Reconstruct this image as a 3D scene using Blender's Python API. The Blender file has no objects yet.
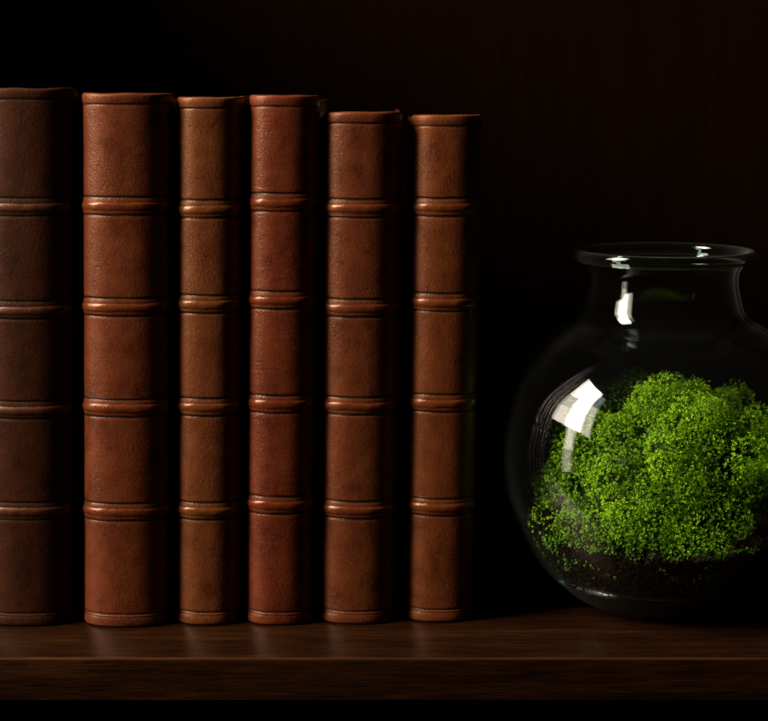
import bpy, math, random
import numpy as np
from mathutils import Vector, noise, Matrix

random.seed(7)
rng = np.random.default_rng(11)
sc = bpy.context.scene
col = sc.collection
MM = 0.001

# ------------------------------------------------------------------ render settings
sc.render.engine = 'CYCLES'
sc.view_settings.view_transform = 'Standard'
sc.view_settings.look = 'None'
sc.view_settings.exposure = 0
sc.view_settings.gamma = 1
cy = sc.cycles
cy.use_denoising = True
try:
    cy.denoiser = 'OPENIMAGEDENOISE'
except Exception:
    pass
cy.max_bounces = 14
cy.transparent_max_bounces = 24
cy.transmission_bounces = 12
cy.glossy_bounces = 6
cy.diffuse_bounces = 4
cy.sample_clamp_indirect = 6.0
cy.caustics_refractive = True
cy.caustics_reflective = False

# ------------------------------------------------------------------ helpers
def link(o, parent=None):
    col.objects.link(o)
    if parent is not None:
        o.parent = parent
    return o

def tag(o, label=None, cat=None, group=None, kind=None):
    if label: o['label'] = label
    if cat: o['category'] = cat
    if group: o['group'] = group
    if kind: o['kind'] = kind
    return o

def empty(name, loc, label, cat, group=None):
    o = bpy.data.objects.new(name, None)
    o.empty_display_size = 0.02
    link(o)
    o.location = loc
    return tag(o, label, cat, group)

def mesh_obj(name, verts, faces, mat, parent=None, smooth=True, attrs=None, loc=None):
    me = bpy.data.meshes.new(name)
    me.from_pydata([tuple(v) for v in verts], [], [tuple(f) for f in faces])
    me.materials.append(mat)
    if smooth:
        me.polygons.foreach_set('use_smooth', [True] * len(me.polygons))
    for k, v in (attrs or {}).items():
        a = me.attributes.new(k, 'FLOAT', 'POINT')
        a.data.foreach_set('value', np.asarray(v, dtype=np.float32))
    me.update()
    o = bpy.data.objects.new(name, me)
    link(o, parent)
    if loc is not None:
        o.location = loc
    return o

def new_mat(name):
    m = bpy.data.materials.new(name)
    m.use_nodes = True
    nt = m.node_tree
    nt.nodes.clear()
    return m, nt, nt.nodes, nt.links

def ramp(N, stops, interp='LINEAR'):
    r = N.new('ShaderNodeValToRGB')
    r.color_ramp.interpolation = interp
    el = r.color_ramp.elements
    while len(el) < len(stops):
        el.new(0.5)
    for e, (p, c) in zip(el, stops):
        e.position = p
        e.color = (c[0], c[1], c[2], 1) if hasattr(c, '__len__') else (c, c, c, 1)
    return r

def mix(N, L, mode, fac, a, b):
    n = N.new('ShaderNodeMix')
    n.data_type = 'RGBA'
    n.blend_type = mode
    n.clamp_result = False
    for sock, v in ((n.inputs[0], fac), (n.inputs[6], a), (n.inputs[7], b)):
        if hasattr(v, 'is_linked'):
            L.new(v, sock)
        elif hasattr(v, '__len__'):
            sock.default_value = (v[0], v[1], v[2], 1)
        else:
            sock.default_value = v
    return n.outputs[2]

def math_n(N, L, op, a, b=None, c=None):
    n = N.new('ShaderNodeMath')
    n.operation = op
    for i, v in enumerate((a, b, c)):
        if v is None: continue
        if hasattr(v, 'is_linked'):
            L.new(v, n.inputs[i])
        else:
            n.inputs[i].default_value = v
    return n.outputs[0]

def noise_n(N, L, vec, scale, detail=4, rough=0.55, dist=0.0):
    n = N.new('ShaderNodeTexNoise')
    n.inputs['Scale'].default_value = scale
    n.inputs['Detail'].default_value = detail
    n.inputs['Roughness'].default_value = rough
    n.inputs['Distortion'].default_value = dist
    L.new(vec, n.inputs['Vector'])
    return n.outputs['Fac']

def mapping(N, L, vec, scale=(1, 1, 1), rot=(0, 0, 0), loc=(0, 0, 0)):
    m = N.new('ShaderNodeMapping')
    m.inputs['Scale'].default_value = scale
    m.inputs['Rotation'].default_value = rot
    m.inputs['Location'].default_value = loc
    L.new(vec, m.inputs['Vector'])
    return m.outputs['Vector']

# ------------------------------------------------------------------ materials
def leather(name, base, dark, seed, grain_rot=0.6, crease=0.0, rough=0.42, bump=0.55, spec=0.24):
    m, nt, N, L = new_mat(name)
    out = N.new('ShaderNodeOutputMaterial')
    p = N.new('ShaderNodeBsdfPrincipled')
    tc = N.new('ShaderNodeTexCoord')
    v = mapping(N, L, tc.outputs['Object'], loc=(seed * 1.7, seed * 0.9, seed * 2.3))
    # large blotches and vertical staining
    blot = noise_n(N, L, v, 78, 6, 0.64, 0.3)
    vs = mapping(N, L, mapping(N, L, v, rot=(0, 0.5 * grain_rot, 0)), scale=(1, 1, 0.55))
    stain = noise_n(N, L, vs, 110, 5, 0.65, 0.4)
    speck = noise_n(N, L, v, 700, 3, 0.7)
    f1 = math_n(N, L, 'MULTIPLY_ADD', blot, 0.78, -0.12)
    f2 = math_n(N, L, 'MULTIPLY_ADD', stain, 0.35, f1)
    f3 = math_n(N, L, 'MULTIPLY_ADD', speck, 0.30, f2)
    r = ramp(N, [(0.37, dark), (0.53, tuple(0.35 * d + 0.65 * q for d, q in zip(dark, base))), (0.70, base)])
    L.new(f3, r.inputs['Fac'])
    # pores and creases (height)
    vr = mapping(N, L, mapping(N, L, v, rot=(0, grain_rot, 0)), scale=(1.0, 1.0, 0.42))
    g1 = noise_n(N, L, vr, 700, 4, 0.62, 0.7)
    g2 = noise_n(N, L, v, 1250, 3, 0.6, 0.3)
    vo = N.new('ShaderNodeTexVoronoi')
    vo.feature = 'DISTANCE_TO_EDGE'
    vo.inputs['Scale'].default_value = 900
    wob = N.new('ShaderNodeVectorMath'); wob.operation = 'ADD'
    nz = N.new('ShaderNodeTexNoise'); nz.inputs['Scale'].default_value = 400
    L.new(v, nz.inputs['Vector'])
    sclv = N.new('ShaderNodeVectorMath'); sclv.operation = 'SCALE'
    sclv.inputs['Scale'].default_value = 0.0016
    L.new(nz.outputs['Color'], sclv.inputs[0])
    L.new(vr, wob.inputs[0]); L.new(sclv.outputs[0], wob.inputs[1])
    L.new(wob.outputs[0], vo.inputs['Vector'])
    ve = math_n(N, L, 'MINIMUM', vo.outputs['Distance'], 0.22)
    h = math_n(N, L, 'MULTIPLY_ADD', g1, 1.5, 0.0)
    h = math_n(N, L, 'MULTIPLY_ADD', ve, 0.8, h)
    h = math_n(N, L, 'MULTIPLY_ADD', g2, 0.75, h)
    if crease > 0:
        vc = mapping(N, L, v, scale=(0.12, 0.12, 1.0))
        cr = noise_n(N, L, vc, 420, 3, 0.55, 0.5)
        h = math_n(N, L, 'MULTIPLY_ADD', cr, crease, h)
    # the grain is worn smoother in places
    wearn = noise_n(N, L, v, 60, 3, 0.5)
    bs = math_n(N, L, 'MULTIPLY_ADD', wearn, 1.2 * bump, 0.1 * bump)
    b = N.new('ShaderNodeBump')
    b.inputs['Distance'].default_value = 0.00048
    L.new(bs, b.inputs['Strength'])
    L.new(h, b.inputs['Height'])
    # colour: darker in the pores, tool lines blackened, worn edges and painted groove highlights lighter
    pore = math_n(N, L, 'MULTIPLY_ADD', ve, 0.7, 0.86)
    c = mix(N, L, 'MULTIPLY', 1.0, r.outputs['Color'], pore)
    tool = N.new('ShaderNodeAttribute'); tool.attribute_name = 'tool'
    tw = noise_n(N, L, v, 160, 3, 0.6)
    tf = math_n(N, L, 'MULTIPLY', tool.outputs['Fac'], math_n(N, L, 'MULTIPLY_ADD', tw, 1.0, 0.75))
    tfc = math_n(N, L, 'MINIMUM', tf, 0.93)
    c = mix(N, L, 'MIX', tfc, c, (0.006, 0.004, 0.002))
    wear_glint = N.new('ShaderNodeAttribute'); wear_glint.attribute_name = 'wear_glint'
    wf = math_n(N, L, 'MULTIPLY', wear_glint.outputs['Fac'], math_n(N, L, 'MULTIPLY_ADD', tw, 1.3, 0.05))
    wfc = math_n(N, L, 'MINIMUM', wf, 0.8)
    c = mix(N, L, 'MIX', wfc, c, (base[0] * 1.55, base[1] * 1.75, base[2] * 1.8))
    L.new(c, p.inputs['Base Color'])
    rg = math_n(N, L, 'MULTIPLY_ADD', blot, 0.22, rough - 0.11)
    rg = math_n(N, L, 'MULTIPLY_ADD', speck, 0.14, math_n(N, L, 'ADD', rg, -0.07))
    L.new(rg, p.inputs['Roughness'])
    p.inputs['Specular IOR Level'].default_value = spec
    p.inputs['Specular Tint'].default_value = (1.0, 0.62, 0.42, 1)
    L.new(b.outputs['Normal'], p.inputs['Normal'])
    L.new(p.outputs[0], out.inputs[0])
    return m

def paper():
    m, nt, N, L = new_mat('aged_paper')
    out = N.new('ShaderNodeOutputMaterial'); p = N.new('ShaderNodeBsdfPrincipled')
    tc = N.new('ShaderNodeTexCoord')
    v = mapping(N, L, tc.outputs['Object'], scale=(1, 0.02, 0.02))
    f = noise_n(N, L, v, 2600, 3, 0.7)
    r = ramp(N, [(0.3, (0.20, 0.13, 0.065)), (0.7, (0.46, 0.36, 0.22))])
    L.new(f, r.inputs['Fac']); L.new(r.outputs['Color'], p.inputs['Base Color'])
    p.inputs['Roughness'].default_value = 0.8
    b = N.new('ShaderNodeBump'); b.inputs['Distance'].default_value = 0.0003
    L.new(f, b.inputs['Height']); L.new(b.outputs['Normal'], p.inputs['Normal'])
    L.new(p.outputs[0], out.inputs[0])
    return m

def wood(name, dark, mid, light, axis='x', rough=0.32, seed=0.0, spec=0.5, edge=False):
    m, nt, N, L = new_mat(name)
    out = N.new('ShaderNodeOutputMaterial'); p = N.new('ShaderNodeBsdfPrincipled')
    tc = N.new('ShaderNodeTexCoord')
    v = mapping(N, L, tc.outputs['Object'], loc=(seed, seed * 0.7, seed * 1.3))
    if axis == 'x':
        s1, s2, s3 = (0.10, 1, 1), (0.055, 1, 1), (0.045, 1, 1)
    else:
        s1, s2, s3 = (1, 1, 0.10), (1, 1, 0.035), (1, 1, 0.02)
    a = noise_n(N, L, mapping(N, L, v, scale=s1), 75, 5, 0.62, 0.8)
    f = noise_n(N, L, mapping(N, L, v, scale=s2), 760, 5, 0.66, 0.25)
    po = noise_n(N, L, mapping(N, L, v, scale=s3), 1300, 2, 0.6, 0.2)
    k = math_n(N, L, 'MULTIPLY_ADD', a, 0.55, 0.0)
    k = math_n(N, L, 'MULTIPLY_ADD', f, 0.45, k)
    r = ramp(N, [(0.34, dark), (0.52, mid), (0.68, light)])
    L.new(k, r.inputs['Fac'])
    pr = ramp(N, [(0.38, 0.48 if axis == 'x' else 0.9), (0.47, 1.0)])
    L.new(po, pr.inputs['Fac'])
    c = mix(N, L, 'MULTIPLY', 1.0, r.outputs['Color'], pr.outputs['Color'])
    if edge:                        # edge highlight along the front arris, painted in as a paler colour
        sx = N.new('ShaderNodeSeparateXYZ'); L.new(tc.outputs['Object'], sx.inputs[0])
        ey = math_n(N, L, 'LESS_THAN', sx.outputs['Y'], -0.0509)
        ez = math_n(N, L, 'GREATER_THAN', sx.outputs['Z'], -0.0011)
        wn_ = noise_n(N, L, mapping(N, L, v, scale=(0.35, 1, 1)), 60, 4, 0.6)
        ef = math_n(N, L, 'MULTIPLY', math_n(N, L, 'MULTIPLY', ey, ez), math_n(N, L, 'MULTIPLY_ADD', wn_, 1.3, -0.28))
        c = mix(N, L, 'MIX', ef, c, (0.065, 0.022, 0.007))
    L.new(c, p.inputs['Base Color'])
    rr = math_n(N, L, 'MULTIPLY_ADD', f, 0.25, rough - 0.12)
    L.new(rr, p.inputs['Roughness'])
    p.inputs['Specular IOR Level'].default_value = spec
    p.inputs['Specular Tint'].default_value = (1.0, 0.74, 0.52, 1)
    h = math_n(N, L, 'MULTIPLY_ADD', po, 0.5, f)
    b = N.new('ShaderNodeBump'); b.inputs['Distance'].default_value = 0.00022
    b.inputs['Strength'].default_value = 0.55
    L.new(h, b.inputs['Height']); L.new(b.outputs['Normal'], p.inputs['Normal'])
    L.new(p.outputs[0], out.inputs[0])
    return m

def thin_glass():
    """Blown wall of the jar: both faces of the wall reflect, what is behind shows through."""
    m, nt, N, L = new_mat('blown_glass')
    out = N.new('ShaderNodeOutputMaterial')
    tr = N.new('ShaderNodeBsdfTransparent'); tr.inputs[0].default_value = (0.955, 0.975, 0.962, 1)
    gl = N.new('ShaderNodeBsdfGlossy'); gl.inputs['Roughness'].default_value = 0.035
    gl.inputs[0].default_value = (1, 1, 1, 1)
    lw = N.new('ShaderNodeLayerWeight'); lw.inputs['Blend'].default_value = 0.5
    pw = math_n(N, L, 'POWER', lw.outputs['Facing'], 5.0)
    fr = math_n(N, L, 'MULTIPLY_ADD', pw, 0.60, 0.025)
    tc = N.new('ShaderNodeTexCoord')
    n = noise_n(N, L, mapping(N, L, tc.outputs['Object'], scale=(1, 1, 0.6)), 34, 2, 0.4, 0.4)
    b = N.new('ShaderNodeBump'); b.inputs['Distance'].default_value = 0.0008
    b.inputs['Strength'].default_value = 0.16
    L.new(n, b.inputs['Height'])
    L.new(b.outputs['Normal'], gl.inputs['Normal'])
    mx = N.new('ShaderNodeMixShader')
    L.new(fr, mx.inputs[0]); L.new(tr.outputs[0], mx.inputs[1]); L.new(gl.outputs[0], mx.inputs[2])
    # pale film painting in haze and a light outline where seen edge on
    df = N.new('ShaderNodeBsdfDiffuse'); df.inputs[0].default_value = (0.62, 0.66, 0.60, 1)
    fn = noise_n(N, L, mapping(N, L, tc.outputs['Object'], scale=(1, 1, 0.5)), 55, 5, 0.65, 0.6)
    p3 = math_n(N, L, 'POWER', lw.outputs['Facing'], 7.0)
    fa = math_n(N, L, 'MULTIPLY_ADD', p3, 0.060, 0.0005)
    fa = math_n(N, L, 'MULTIPLY', fa, math_n(N, L, 'MULTIPLY_ADD', fn, 1.6, 0.2))
    m2 = N.new('ShaderNodeMixShader')
    L.new(fa, m2.inputs[0]); L.new(mx.outputs[0], m2.inputs[1]); L.new(df.outputs[0], m2.inputs[2])
    L.new(m2.outputs[0], out.inputs[0])
    return m

def thick_glass():
    m, nt, N, L = new_mat('thick_glass')
    out = N.new('ShaderNodeOutputMaterial')
    g = N.new('ShaderNodeBsdfGlass')
    g.inputs['Color'].default_value = (0.86, 0.95, 0.92, 1)
    g.inputs['Roughness'].default_value = 0.01
    g.inputs['IOR'].default_value = 1.5
    df = N.new('ShaderNodeBsdfDiffuse'); df.inputs[0].default_value = (0.70, 0.76, 0.72, 1)
    lw = N.new('ShaderNodeLayerWeight'); lw.inputs['Blend'].default_value = 0.5
    fa = math_n(N, L, 'MULTIPLY_ADD', math_n(N, L, 'POWER', lw.outputs['Facing'], 3.0), 0.050, 0.001)  # light outline of lip and base painted in as a pale film
    m2 = N.new('ShaderNodeMixShader')
    L.new(fa, m2.inputs[0]); L.new(g.outputs[0], m2.inputs[1]); L.new(df.outputs[0], m2.inputs[2])
    L.new(m2.outputs[0], out.inputs[0])
    return m

def moss_mat():
    m, nt, N, L = new_mat('moss_leaves')
    out = N.new('ShaderNodeOutputMaterial')
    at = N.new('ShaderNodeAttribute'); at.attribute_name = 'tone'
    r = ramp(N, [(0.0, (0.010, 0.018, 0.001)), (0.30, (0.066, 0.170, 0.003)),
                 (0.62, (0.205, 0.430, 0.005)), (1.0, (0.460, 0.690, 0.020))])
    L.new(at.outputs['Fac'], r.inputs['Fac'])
    p = N.new('ShaderNodeBsdfPrincipled')
    L.new(r.outputs['Color'], p.inputs['Base Color'])
    p.inputs['Roughness'].default_value = 0.55
    p.inputs['Specular IOR Level'].default_value = 0.15
    t = N.new('ShaderNodeBsdfTranslucent')
    L.new(mix(N, L, 'MULTIPLY', 1.0, r.outputs['Color'], (1.5, 1.25, 0.6)), t.inputs[0])
    mx = N.new('ShaderNodeMixShader'); mx.inputs[0].default_value = 0.3
    L.new(p.outputs[0], mx.inputs[1]); L.new(t.outputs[0], mx.inputs[2])
    L.new(mx.outputs[0], out.inputs[0])
    return m

def soil_mat():
    m, nt, N, L = new_mat('dark_soil')
    out = N.new('ShaderNodeOutputMaterial'); p = N.new('ShaderNodeBsdfPrincipled')
    tc = N.new('ShaderNodeTexCoord')
    f = noise_n(N, L, tc.outputs['Object'], 260, 6, 0.7)
    r = ramp(N, [(0.38, (0.002, 0.0012, 0.0007)), (0.58, (0.010, 0.006, 0.003)), (0.72, (0.050, 0.032, 0.015))])
    L.new(f, r.inputs['Fac']); L.new(r.outputs['Color'], p.inputs['Base Color'])
    p.inputs['Roughness'].default_value = 0.9
    p.inputs['Specular IOR Level'].default_value = 0.08
    b = N.new('ShaderNodeBump'); b.inputs['Distance'].default_value = 0.002
    L.new(f, b.inputs['Height']); L.new(b.outputs['Normal'], p.inputs['Normal'])
    L.new(p.outputs[0], out.inputs[0])
    return m

# ------------------------------------------------------------------ bookcase
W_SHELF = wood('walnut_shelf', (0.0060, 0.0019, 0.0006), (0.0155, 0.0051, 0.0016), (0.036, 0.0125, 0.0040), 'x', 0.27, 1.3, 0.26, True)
W_BACK = wood('walnut_panel', (0.0050, 0.0019, 0.0006), (0.0064, 0.0025, 0.0008), (0.0084, 0.0034, 0.0011), 'z', 0.6, 4.1, 0.0)

def bevel_box(x0, x1, y0, y1, z0, z1, r, seg=4):
    """box (mm) with rounded edges, built as a bmesh bevel"""
    import bmesh
    bm = bmesh.new()
    bmesh.ops.create_cube(bm, size=1)
    for v in bm.verts:
        v.co = Vector(((x0 + x1) / 2 + v.co.x * (x1 - x0), (y0 + y1) / 2 + v.co.y * (y1 - y0), (z0 + z1) / 2 + v.co.z * (z1 - z0))) * MM
    bmesh.ops.bevel(bm, geom=list(bm.edges), offset=r * MM, segments=seg, profile=0.5, affect='EDGES')
    return bm

def bm_obj(name, bm, mat, parent, smooth=True):
    me = bpy.data.meshes.new(name); bm.to_mesh(me); bm.free()
    me.materials.append(mat)
    if smooth:
        me.polygons.foreach_set('use_smooth', [True] * len(me.polygons))
        me.set_sharp_from_angle(angle=math.radians(50)) if hasattr(me, 'set_sharp_from_angle') else None
    o = bpy.data.objects.new(name, me)
    return link(o, parent)

case = empty('bookcase', (0, 0.07, -0.022), 'dark walnut bookcase whose polished shelf carries the leather books and the glass jar', 'bookcase')
def place_in_case(o):
    o.location = -Vector(case.location)
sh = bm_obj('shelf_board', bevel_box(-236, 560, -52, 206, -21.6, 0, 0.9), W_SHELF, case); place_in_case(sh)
bp = bm_obj('back_panel', bevel_box(-236, 560, 206.4, 214, -330, 430, 0.5), W_BACK, case); place_in_case(bp)
sp = bm_obj('side_shade_panel', bevel_box(-258, -236.4, 14, 214, -330, 430, 0.8), W_BACK, case); place_in_case(sp)  # unseen side, added to keep the window light off the back panel

# ------------------------------------------------------------------ books
PAPER = paper()
SEC_N = 3.0
def section(a, b, yback, n=66):
    """cross-section of a spine seen from above: list of (x, y, nx, ny) from the left hinge round the front to the right"""
    pts = []
    t = np.linspace(0, math.pi, n)
    # superellipse arc, denser at the corners
    for ti in t:
        c, s = math.cos(ti), math.sin(ti)
        x = -a * math.copysign(abs(c) ** (2 / 2.5), c)
        y = -b * abs(s) ** (2 / 2.08)
        pts.append((x, y))
    pts = [(-a + 0.25, yback)] + pts + [(a - 0.25, yback)]
    P = np.array(pts)
    # resample by arc length
    d = np.r_[0, np.cumsum(np.hypot(*np.diff(P, axis=0).T))]
    q = np.linspace(0, d[-1], n + 14)
    X = np.interp(q, d, P[:, 0]); Y = np.interp(q, d, P[:, 1])
    tx = np.gradient(X); ty = np.gradient(Y)
    l = np.hypot(tx, ty)
    return X, Y, ty / l, -tx / l

def nz3(x, y, z):
    return noise.noise(Vector((x, y, z)))

def grid_faces(nr, nc):
    i = np.arange(nr - 1)[:, None]; j = np.arange(nc - 1)[None, :]
    a = (i * nc + j).ravel()
    return np.stack([a, a + 1, a + nc + 1, a + nc], 1).tolist()

def build_book(idx, label, w, H, yfront, xbot, xtop, bands, base, dark, bandcol, grain, crease, rough, depth):
    """w width, H height, xbot/xtop centre of the spine at foot and head (the book leans), all mm"""
    root = empty('leather_book', (xbot * MM, yfront * MM, 0), label, 'book', 'leather bound books in a row on the shelf')
    lean = (xtop - xbot) / H
    mat = leather('leather_%d' % idx, base, dark, idx * 3.1, grain, crease, rough - 0.05, 0.55, 0.14 if idx == 1 else 0.30)
    matb = leather('band_leather_%d' % idx, tuple(0.88 * q for q in bandcol), tuple(0.42 * (d + b_) for d, b_ in zip(dark, bandcol)), idx * 3.1 + 1, grain, 0, rough - 0.14, 0.34, 0.50)
    a = w / 2; b = 9.5 + 0.115 * w
    yb = 6.0
    X, Y, NX, NY = section(a, b, yb)
    nc = len(X)
    Y = Y + b                       # front of the spine at y = 0
    YB = yb + b
    seed = idx * 13.7
    # heights of the rows
    lines = [(H - 5.6, 0.55, 0.75), (7.2, 0.5, 0.7), (5.6, 0.45, 0.45)]
    for z in bands:
        lines += [(z + 4.7, 0.58, 1.0), (z - 4.25, 0.62, 1.0)]
    zz = list(np.arange(0.0, H + 0.01, 0.55))
    for z, wd, s in lines:
        zz += [z + k * 0.16 for k in range(-7, 8)]
    zz = np.array(sorted(z for z in zz if 2.2 < z < H - 2.2))
    # rounded foot and head: (inset, z)
    def cap(R, z0, sgn):
        return [(R * (1 - math.sin(t)), z0 + sgn * (R - R * math.cos(t))) for t in np.linspace(0.0, math.pi / 2, 7)]
    rows = [(1.9 * 3, 0.15)] + cap(1.9, 0.15, 1) + [(0, z) for z in zz] + cap(1.5, H, -1)[::-1] + [(5.0, H - 0.3)]
    V, tool, wear_glint = [], [], []
    for ins, z_row in rows:
        for j in range(nc):
            z = z_row
            x, y, nx, ny = X[j], Y[j], NX[j], NY[j]
            u = j / (nc - 1)
            if z > H - 2.2: z += 0.45 * nz3(x * 0.10 + seed, 7.7, 1.3)
            zw = z + 0.22 * nz3(x * 0.09 + seed, y * 0.1, z * 0.06)
            d = -ins
            # head cap and tail turn-ins swell slightly
            if z > H - 5.6: d += 0.32 * math.sin(min(1, (z - (H - 5.6)) / 3.2) * math.pi / 2)
            if z < 5.6: d += 0.35 * math.sin(min(1, (5.6 - z) / 3.0) * math.pi / 2)
            tl = 0.0; wr = 0.0
            fade = min(1.0, max(0.0, (min(u, 1 - u) - 0.10) / 0.05))
            fade *= 0.6 + 0.4 * (nz3(x * 0.12, seed, z * 0.3) + 0.5)
            for zl, wd, s in lines:
                q = (zw - zl) / wd
                if abs(q) < 3:
                    g = math.exp(-q * q)
                    d -= 0.36 * g * s * (0.35 + 0.65 * fade)
                    tl = max(tl, min(1.0, 1.5 * g) * s * fade)
                q2 = (zw - zl + 1.15) / 0.5
                if abs(q2) < 3:
                    wr = max(wr, math.exp(-q2 * q2) * 0.55 * s * fade)  # lit edge of the groove, painted in as a paler line
            for zb in bands:
                q = (zw - zb) / 3.6
                if abs(q) < 2.2: d += 0.30 * math.exp(-q * q * q * q)
            # slack of old leather
            d += 0.16 * nz3(x * 0.06 + seed, 3.1, z * 0.035) + 0.07 * nz3(x * 0.2, seed, z * 0.15)
            # head and foot worn lighter, left edge of the spine paler
            e = min(abs(x - (-a)), 99) if y < YB - 1 else 9
            if z > H - 2.6 or z < 1.6: wr = max(wr, 0.55)
            wr = max(wr, 0.35 * math.exp(-((x + a - 1.2) / 0.9) ** 2))
            V.append(((x + nx * d + lean * z) * MM, (y + ny * d) * MM, z * MM))
            tool.append(tl); wear_glint.append(wr)
    F = grid_faces(len(rows), nc)
    top0 = (len(rows) - 1) * nc
    F.append(list(range(top0, top0 + nc)))
    F.append(list(range(nc - 1, -1, -1)))
    mesh_obj('spine', V, F, mat, root, True, {'tool': tool, 'wear_glint': wear_glint})
    # raised bands
    for kb, zb in enumerate(bands):
        hh = 2.6 + 0.2 * nz3(seed, kb * 3.3, 1)
        prot = 0.9 + 0.2 * nz3(seed, kb * 5.1, 2)
        R = 20
        Vb, wb = [], []
        for i in range(R + 1):
            s = -1 + 2 * i / R
            for j in range(nc):
                x, y, nx, ny = X[j], Y[j], NX[j], NY[j]
                u = j / (nc - 1)
                flat = min(1, max(0, (min(u, 1 - u) - 0.015) / 0.13))
                k = (0.35 + 0.65 * math.sin(flat * math.pi / 2))
                prof = (1 - abs(s) ** 2.6) ** 0.9
                z = zb + s * hh * (0.93 + 0.07 * k) + 0.30 * nz3(x * 0.07 + seed, kb * 7.7, 0.3) + 0.14 * nz3(x * 0.35 + seed, kb * 2.7, s)
                d = -0.25 + (prot * k + 0.25) * prof + 0.16 * nz3(x * 0.22 + seed, kb * 4.1, s * 0.8)
                if i in (0, R): d = -0.4
                Vb.append(((x + nx * d + lean * z) * MM, (y + ny * d) * MM, z * MM))
                wb.append(max(0.0, 0.75 * math.exp(-((s - 0.45) / 0.35) ** 2) * (0.5 + 0.9 * nz3(x * 0.3 + seed, kb * 1.9, s))))  # paler strip along the upper part of the band
        mesh_obj('raised_band', Vb, grid_faces(R + 1, nc), matb, root, True, {'wear_glint': wb})
    # boards: thin leather-covered boards behind the spine, shouldered at the hinge
    import bmesh
    bt = 2.6
    y0, y1 = YB - 1.0, depth
    for sgn in (-1, 1):
        xo = sgn * (a + 0.25); xi = sgn * (a + 0.25 - bt)
        bm = bevel_box(min(xo, xi), max(xo, xi), y0, y1, 0.12, H - 3.2 + ((3.5 if idx == 3 else 2.7) if sgn > 0 and idx in (3, 5) else 0), 0.8, 3)
        for v in bm.verts: v.co.x += lean * v.co.z
        bm_obj('board', bm, mat, root)
    bm = bevel_box(-(a - 2.6), a - 2.6, YB - 3, depth - 4, 3.2, H - 4.4, 0.4, 2)
    for v in bm.verts: v.co.x += lean * v.co.z
    bm_obj('page_block', bm, PAPER, root)
    return root

BOOKS = [
 ('thick dark brown leather book at the left end of the row, darkest spine of all', 46.0, 272.4, 0.0, -183.4, -176.7,
  (213.8, 162.5, 112.0, 60.1), (0.0301, 0.0068, 0.0018), (0.0071, 0.0017, 0.0006), (0.0467, 0.0100, 0.0023), 0.5, 0.0, 0.60, 172),
 ('wide red brown leather book between the dark brown book and the narrow tan book', 44.2, 270.0, -1.8, -132.6, -127.3,
  (214.4, 164.2, 113.3, 60.0), (0.1019, 0.0219, 0.0069), (0.0322, 0.0063, 0.0022), (0.1089, 0.0219, 0.0054), 0.75, 0.0, 0.42, 168),
 ('narrow tan leather book, the most golden brown spine of the row', 32.4, 268.0, 1.8, -90.9, -86.4,
  (212.7, 165.3, 113.2, 59.7), (0.1114, 0.0302, 0.0087), (0.0389, 0.0101, 0.0027), (0.1160, 0.0315, 0.0068), 0.35, 0.0, 0.40, 160),
 ('reddest leather book with fine horizontal creases in its top panel, right of the tan one', 34.6, 269.0, 1.8, -54.0, -49.3,
  (216.1, 167.3, 114.7, 62.8), (0.1042, 0.0202, 0.0074), (0.0331, 0.0057, 0.0022), (0.1066, 0.0185, 0.0050), 0.8, 0.9, 0.38, 164),
 ('shorter brown leather book, second from the right end of the row', 38.4, 260.7, 3.6, -13.9, -10.5,
  (213.0, 163.1, 113.4, 59.8), (0.0971, 0.0227, 0.0076), (0.0294, 0.0067, 0.0023), (0.1042, 0.0227, 0.0058), 0.7, 0.0, 0.40, 158),
 ('shortest brown leather book at the right end of the row, nearest the glass jar', 34.6, 259.2, 7.1, 28.8, 31.6,
  (213.3, 165.7, 114.3, 60.5), (0.1042, 0.0252, 0.0069), (0.0341, 0.0080, 0.0023), (0.1137, 0.0261, 0.0059), 0.4, 0.0, 0.40, 156),
]
for i, bk in enumerate(BOOKS):
    build_book(i + 1, *bk)

# ------------------------------------------------------------------ glass jar
JX, JY = 145.6, 44.0
OUT = [(33, 1.0), (37, 2.0), (42, 4.4), (48.5, 9.0), (61.5, 21.0), (71.5, 35), (80, 52), (85.8, 67), (88.0, 83), (86.6, 100), (80.0, 121),
       (66.0, 139.5), (53.0, 148.6), (45.4, 152.8), (42.0, 157), (40.3, 162), (39.0, 168), (38.3, 173), (38.8, 178), (41.5, 183.0)]
def catmull(P, n=7):
    P = [np.array(p, float) for p in P]
    P = [2 * P[0] - P[1]] + P + [2 * P[-1] - P[-2]]
    out = []
    for i in range(1, len(P) - 2):
        for k in range(n):
            t = k / n
            p0, p1, p2, p3 = P[i - 1:i + 3]
            out.append(0.5 * ((2 * p1) + (-p0 + p2) * t + (2 * p0 - 5 * p1 + 4 * p2 - p3) * t * t + (-p0 + 3 * p1 - 3 * p2 + p3) * t ** 3))
    out.append(P[-2])
    return np.array(out)
PO = catmull(OUT)
tg = np.gradient(PO, axis=0); tg /= np.linalg.norm(tg, axis=1)[:, None]
TH = 1.9
PI_ = PO + np.stack([-tg[:, 1], tg[:, 0]], 1) * TH
def inner_r(z):
    k = np.argsort(PI_[:, 1])
    return np.interp(z, PI_[k, 1], PI_[k, 0])

def lathe(name, prof, mat, parent, closed=True, seg=128, cap_ends=False):
    prof = np.asarray(prof) * MM
    n = len(prof)
    th = np.linspace(0, 2 * math.pi, seg, endpoint=False)
    V = np.stack([prof[:, None, 0] * np.cos(th), prof[:, None, 0] * np.sin(th), np.broadcast_to(prof[:, None, 1], (n, seg))], 2).reshape(-1, 3)
    F = []
    m = n if closed else n - 1
    for i in range(m):
        i2 = (i + 1) % n
        for j in range(seg):
            j2 = (j + 1) % seg
            F.append((i * seg + j, i * seg + j2, i2 * seg + j2, i2 * seg + j))
    if cap_ends:
        F.append(list(range(seg))[::-1]); F.append([(n - 1) * seg + j for j in range(seg)])
    o = mesh_obj(name, V, F, mat, parent)
    return o

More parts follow.
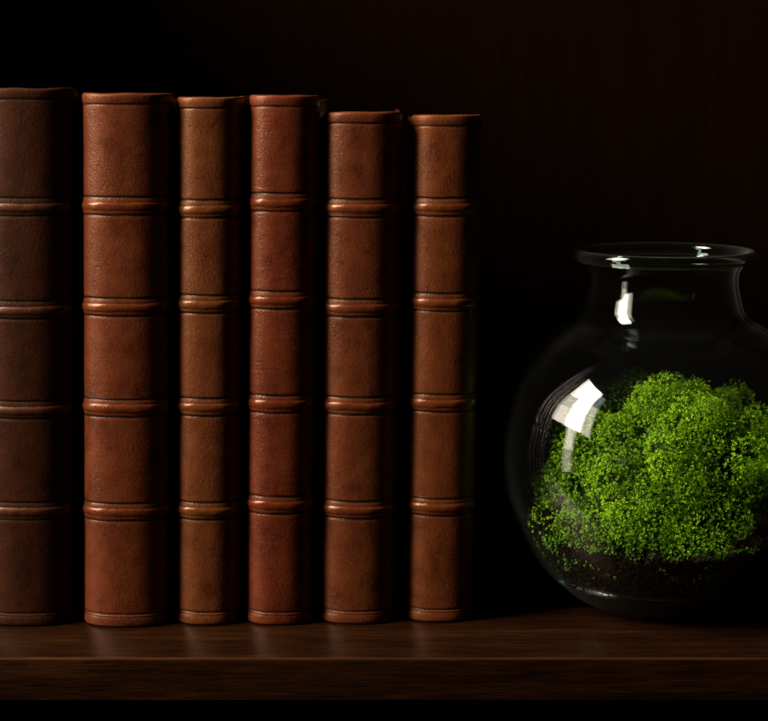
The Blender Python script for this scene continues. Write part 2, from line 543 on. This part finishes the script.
GL_THIN = thin_glass(); GL_THICK = thick_glass()
jar = empty('glass_jar', (JX * MM, JY * MM, 0), 'round clear glass jar with a flared lip holding green moss, right of the books', 'jar')
i0 = int(np.argmin(np.abs(PO[:, 1] - 17.0)))
body = np.vstack([PO[i0:], PI_[i0:][::-1]])
lathe('jar_body', body, GL_THIN, jar)
# rolled lip: solid glass
lip = []
for t in np.linspace(0, 2 * math.pi, 26, endpoint=False):
    c, s = math.cos(t), math.sin(t)
    lip.append((44.3 + 3.2 * math.copysign(abs(c) ** 0.85, c), 186.2 + 3.3 * s + 0.35 * c))
lathe('lip', lip, GL_THICK, jar, seg=160)
# heavy base: solid glass with a punt underneath
base_prof = [(0.02, 2.6), (18, 2.2), (27, 1.2), (32, 0.3), (34.5, 0.25)] + [tuple(p) for p in PO[3:i0 + 1]] + [(float(PI_[i0][0]), float(PI_[i0][1])), (50.5, 14.6), (43, 12.4), (33, 11.2), (0.02, 10.6)]
lathe('jar_base', base_prof, GL_THICK, jar, closed=False)

# ------------------------------------------------------------------ soil in the jar
def soil():
    def lift(t):
        # height of the soil line round the glass
        dt = (t + math.pi / 2 + 0.35 + math.pi) % (2 * math.pi) - math.pi
        return 1.66 - 0.42 * math.exp(-(dt / 0.55) ** 2) + 0.34 * nz3(math.cos(t) * 2.6, math.sin(t) * 2.6, 4.0) + 0.34 * nz3(math.cos(t) * 7, math.sin(t) * 7, 1.0) + 0.22 * nz3(math.cos(t) * 19, math.sin(t) * 19, 2.0)
    seg, V, F = 220, [], []
    rings = []
    for z in np.linspace(18.0, 34, 20):
        rings.append((inner_r(z) - 2.4, z))
    r0 = rings[-1][0]
    for k in range(1, 12):
        f = 1 - k / 12
        rings.append((r0 * f, 34 + 10 * (1 - f * f)))
    rings = [(1.0, 11.4), (30, 12.0), (42, 13.4), (49.5, 15.6)] + rings
    for ri, rz in enumerate(rings):
        for j in range(seg):
            t = 2 * math.pi * j / seg
            r, z = rz
            if z > 18:
                z2 = 18 + (z - 18) * lift(t)
                r += inner_r(z2) - inner_r(min(z, 34)) if z <= 34 else (inner_r(18 + 16 * lift(t)) - inner_r(34)) * r / r0
                z = z2
            x, y = r * math.cos(t), r * math.sin(t)
            n = 0.55 * nz3(x * 0.22, y * 0.22, z * 0.22) + 0.35 * nz3(x * 0.6, y * 0.6, z * 0.6)
            rr = max(0.5, r - 1.1 * abs(n) * 2)
            zz = z + (2.5 * n if z > 33 else 0)
            V.append((rr * math.cos(t) * MM, rr * math.sin(t) * MM, zz * MM))
    for i in range(len(rings) - 1):
        for j in range(seg):
            j2 = (j + 1) % seg
            F.append((i * seg + j, i * seg + j2, (i + 1) * seg + j2, (i + 1) * seg + j))
    top = (len(rings) - 1) * seg
    # crumbs pressed against the glass
    CR = [(1, 0, 0), (-1, 0, 0), (0, 1, 0), (0, -1, 0), (0, 0, 1), (0, 0, -1)]
    CF = [(0, 2, 4), (2, 1, 4), (1, 3, 4), (3, 0, 4), (2, 0, 5), (1, 2, 5), (3, 1, 5), (0, 3, 5)]
    for _ in range(7000):
        t = random.uniform(0, 2 * math.pi); z = 18.5 + 18 * lift(t) * random.random()
        s_ = random.choice((0.45, 0.6, 0.8, 1.1, 1.5)) * random.uniform(0.7, 1.2)
        r = inner_r(z) - 1.5 - s_ * random.uniform(0.8, 1.5)
        M = Matrix.Rotation(random.uniform(0, 6.28), 3, Vector((random.gauss(0, 1), random.gauss(0, 1), random.gauss(0, 1) + 0.01)).normalized())
        o_ = len(V)
        for c in CR:
            q = M @ Vector(c) * s_ * random.uniform(0.6, 1.15)
            V.append(((r * math.cos(t) + q.x) * MM, (r * math.sin(t) + q.y) * MM, (z + q.z) * MM))
        F += [tuple(o_ + k for k in f) for f in CF]
    F.append([top + j for j in range(seg)]); F.append(list(range(seg))[::-1])
    o = mesh_obj('soil', V, F, soil_mat(), None, False, None, (JX * MM, JY * MM, 0))
    tag(o, 'dark brown soil in the bottom of the glass jar under the moss', 'soil')
soil()

# ------------------------------------------------------------------ moss
def moss():
    CZ, R = 56.0, 62.0
    def boxy(x, y, z):
        h = math.hypot(x, y); v_ = abs(z)
        f = (h ** 2.9 + v_ ** 2.9) ** (-1 / 2.9) if z > 0 else 1.0
        return f * (1 - 0.20 * max(0.0, -x) * max(0.0, z)) * (1 - 0.03 * max(0.0, z))
    # clump centres over the mound
    clumps = []
    tries = 0
    while len(clumps) < 300 and tries < 20000:
        tries += 1
        d = rng.normal(size=3); d /= np.linalg.norm(d)
        if d[2] < -0.62: continue
        lump = nz3(d[0] * 2.5 + 5, d[1] * 2.5, d[2] * 2.5)
        rho = R * (0.875 + 0.17 * lump) * boxy(*d) + rng.normal() * 1.6
        c = np.array([0, 0, CZ]) + d * rho * np.array([1.10, 1.10, 1.0])
        cr = rng.uniform(6.5, 12.5)
        lim = inner_r(c[2]) - 3.5 - cr * 0.75
        h = math.hypot(c[0], c[1])
        if h > lim: c[:2] *= lim / h
        if any(np.linalg.norm(c - q[0]) < 0.52 * (cr + q[1]) for q in clumps) and rng.random() < 0.93:
            continue
        clumps.append((c, cr, d))
    P, NRM, RAD, TONE = [], [], [], []
    for c, cr, d in clumps:
        n = int(3.7 * cr * cr)
        u = rng.normal(size=(n, 3)); u /= np.linalg.norm(u, axis=1)[:, None]
        u = u[u @ d > -0.45]
        dep = 1 - np.abs(rng.normal(size=len(u))) * 0.17
        jit = 1 + 0.26 * np.array([nz3(*(c * 0.1 + q * 2.6)) for q in u])
        p = c + u * (cr * dep * jit)[:, None]
        ax = 0.8 * u + 0.45 * d + rng.normal(size=u.shape) * 0.35
        ax[:, 2] += 0.3
        ax /= np.linalg.norm(ax, axis=1)[:, None]
        hue = rng.normal() * 0.08 + 0.16 * nz3(c[0] * 0.05, c[1] * 0.05, c[2] * 0.05 + 9)
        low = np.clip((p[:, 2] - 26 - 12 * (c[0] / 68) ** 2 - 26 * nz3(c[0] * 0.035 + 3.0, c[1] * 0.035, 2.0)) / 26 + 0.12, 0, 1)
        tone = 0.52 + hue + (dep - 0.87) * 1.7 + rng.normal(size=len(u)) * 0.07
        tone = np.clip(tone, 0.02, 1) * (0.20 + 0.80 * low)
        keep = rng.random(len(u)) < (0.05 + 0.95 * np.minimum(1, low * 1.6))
        p, ax, tone = p[keep], ax[keep], tone[keep]
        # each sprig is a rosette of small leaves
        for q in range(6):
            r1 = rng.normal(size=p.shape)
            side = r1 - ax * np.sum(r1 * ax, 1)[:, None]
            side /= np.linalg.norm(side, axis=1)[:, None]
            hgt = rng.uniform(-0.45, 0.75, len(p))
            P.append(p + side * (0.38 + 0.30 * rng.random((len(p), 1))) + ax * hgt[:, None])
            nn = ax * 0.9 - side * 0.45 + rng.normal(size=p.shape) * 0.25
            NRM.append(nn / np.linalg.norm(nn, axis=1)[:, None])
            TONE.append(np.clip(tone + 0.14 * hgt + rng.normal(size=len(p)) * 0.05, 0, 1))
            RAD.append(rng.uniform(0.23, 0.41, len(p)))
    # loose creeping sprigs on the soil at the foot of the mound
    n = 9000
    t = rng.uniform(0, 2 * math.pi, n)
    z = 17 + rng.random(n) ** 0.75 * 30
    p = np.stack([np.cos(t), np.sin(t), z], 1)
    rr = inner_r(z) - 1.3 - np.abs(rng.normal(size=n)) * 0.7
    p[:, 0] *= rr; p[:, 1] *= rr
    mask = np.array([nz3(q[0] * 0.09, q[1] * 0.09, q[2] * 0.12) * 1.3 + 0.5 * nz3(q[0] * 0.3, q[1] * 0.3, q[2] * 0.3) + (q[2] - 45) * 0.036 > 0.0 for q in p])
    p = p[mask]
    nn = np.stack([p[:, 0], p[:, 1], np.full(len(p), 20.0)], 1) / 60 + rng.normal(size=p.shape) * 0.5
    nn /= np.linalg.norm(nn, axis=1)[:, None]
    P.append(p); NRM.append(nn); RAD.append(rng.uniform(0.4, 0.85, len(p)))
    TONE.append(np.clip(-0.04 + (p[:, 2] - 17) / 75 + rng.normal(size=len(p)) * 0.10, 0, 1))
    P = np.vstack(P); NRM = np.vstack(NRM); RAD = np.concatenate(RAD); TONE = np.concatenate(TONE)
    # keep everything inside the glass
    lim = inner_r(P[:, 2]) - 1.3
    h = np.hypot(P[:, 0], P[:, 1])
    s = np.minimum(1, lim / np.maximum(h, 1e-6))
    P[:, 0] *= s; P[:, 1] *= s
    n = len(P)
    # leaf: cupped hexagon folded along its middle
    a = rng.normal(size=(n, 3))
    t1 = np.cross(NRM, a); t1 /= np.linalg.norm(t1, axis=1)[:, None]
    t2 = np.cross(NRM, t1)
    shape = [(-1.0, 0.0, 0.0), (-0.45, 0.78, 0.30), (0.5, 0.72, 0.30), (1.1, 0.0, 0.12), (0.5, -0.72, 0.30), (-0.45, -0.78, 0.30)]
    V = np.zeros((n, 6, 3))
    for k, (x, y, zc) in enumerate(shape):
        V[:, k] = P + RAD[:, None] * (t1 * x + t2 * y * 0.95 + NRM * zc)
    V = (V.reshape(-1, 3) * MM).astype(np.float32)
    base = (np.arange(n) * 6)[:, None]
    quads = np.concatenate([base + [0, 3, 2, 1], base + [0, 5, 4, 3]], 1).reshape(-1, 4)
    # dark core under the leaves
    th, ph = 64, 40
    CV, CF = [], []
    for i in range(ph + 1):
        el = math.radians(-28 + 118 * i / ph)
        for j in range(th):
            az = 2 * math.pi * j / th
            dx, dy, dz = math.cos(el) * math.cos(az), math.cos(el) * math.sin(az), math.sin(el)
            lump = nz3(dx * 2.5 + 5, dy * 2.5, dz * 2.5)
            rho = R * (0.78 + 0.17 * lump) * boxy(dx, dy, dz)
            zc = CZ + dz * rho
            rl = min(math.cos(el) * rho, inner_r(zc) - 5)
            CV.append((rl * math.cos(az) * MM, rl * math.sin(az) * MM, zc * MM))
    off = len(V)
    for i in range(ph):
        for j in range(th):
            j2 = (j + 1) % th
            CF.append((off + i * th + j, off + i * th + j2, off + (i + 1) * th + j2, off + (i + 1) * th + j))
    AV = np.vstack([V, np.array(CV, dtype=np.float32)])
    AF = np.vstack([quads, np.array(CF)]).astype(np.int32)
    me = bpy.data.meshes.new('moss_mound')
    me.vertices.add(len(AV)); me.vertices.foreach_set('co', AV.ravel())
    me.loops.add(AF.size); me.loops.foreach_set('vertex_index', AF.ravel())
    me.polygons.add(len(AF))
    me.polygons.foreach_set('loop_start', np.arange(0, AF.size, 4, dtype=np.int32))
    me.polygons.foreach_set('loop_total', np.full(len(AF), 4, dtype=np.int32))
    me.update(calc_edges=True)
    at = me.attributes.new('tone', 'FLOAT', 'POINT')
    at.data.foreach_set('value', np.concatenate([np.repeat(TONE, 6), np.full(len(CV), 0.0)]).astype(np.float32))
    me.polygons.foreach_set('use_smooth', [True] * len(AF))
    me.materials.append(moss_mat())
    o = bpy.data.objects.new('moss_mound', me)
    link(o); o.location = (JX * MM, JY * MM, 0)
    tag(o, 'bright green mound of fine leafy moss growing inside the glass jar', 'moss')
    print('moss leaves', n)
moss()

# ------------------------------------------------------------------ light: a tall window of panes to the left
def window():
    X = -1.70
    # (y0, y1, z0, z1, radiance) of each lit patch of the window
    panes = [(-1.12, -0.82, 1.45, 2.20, 3, 1), (-1.12, -0.82, 1.00, 1.44, 10, 0), (-1.12, -0.82, 0.56, 0.99, 9, 0),
             (-0.81, -0.34, 1.45, 2.35, 46, 0), (-0.81, -0.34, 1.00, 1.44, 74, 0), (-0.81, -0.34, 0.56, 0.99, 38, 0),
             (-0.33, 0.04, 1.45, 2.35, 34, 0), (-0.33, 0.04, 1.00, 1.44, 11, 0), (-0.33, 0.04, 0.56, 0.99, 16, 0),
             (-0.68, -0.44, 0.24, 0.555, 12, 0), (-0.68, -0.44, -0.30, 0.235, 5, 0)]
    for y0, y1, z0, z1, rad, cool in panes:
        L = bpy.data.lights.new('window_pane_light', 'AREA')
        L.shape = 'RECTANGLE'
        L.size = y1 - y0; L.size_y = z1 - z0
        L.energy = rad * math.pi * L.size * L.size_y * GAIN
        L.color = (0.80, 0.88, 1.0) if cool else (1.0, 0.88, 0.72)
        o = bpy.data.objects.new('window_pane_light', L)
        link(o)
        o.location = (X, (y0 + y1) / 2, (z0 + z1) / 2)
        o.rotation_euler = Vector((1, 0, 0)).to_track_quat('-Z', 'Y').to_euler()
GAIN = 1.0
window()

w = bpy.data.worlds.new('World'); sc.world = w
w.use_nodes = True
bg = w.node_tree.nodes.get('Background') or w.node_tree.nodes.new('ShaderNodeBackground')
wn, wl = w.node_tree.nodes, w.node_tree.links
wtc = wn.new('ShaderNodeTexCoord'); wsx = wn.new('ShaderNodeSeparateXYZ')
wl.new(wtc.outputs['Generated'], wsx.inputs[0])
wr = ramp(wn, [(0.30, (0.10, 0.08, 0.06)), (0.62, (0.45, 0.38, 0.30)), (0.95, (1.6, 1.45, 1.25))])
wm = math_n(wn, wl, 'MULTIPLY_ADD', wsx.outputs['Z'], 0.5, 0.5)
wl.new(wm, wr.inputs['Fac']); wl.new(wr.outputs['Color'], bg.inputs[0])
bg.inputs[1].default_value = 0.022

# ------------------------------------------------------------------ camera
cam = bpy.data.cameras.new('camera')
cam.sensor_fit = 'HORIZONTAL'; cam.sensor_width = 36; cam.lens = 86.719
cam.clip_start = 0.05; cam.clip_end = 50
cam.dof.use_dof = True; cam.dof.focus_distance = 0.92; cam.dof.aperture_fstop = 9.0
co = bpy.data.objects.new('camera', cam); link(co)
co.location = (0, -0.915126, 0.272403)
co.rotation_euler = (math.radians(90 - 8.37926), 0, 0)
sc.camera = co
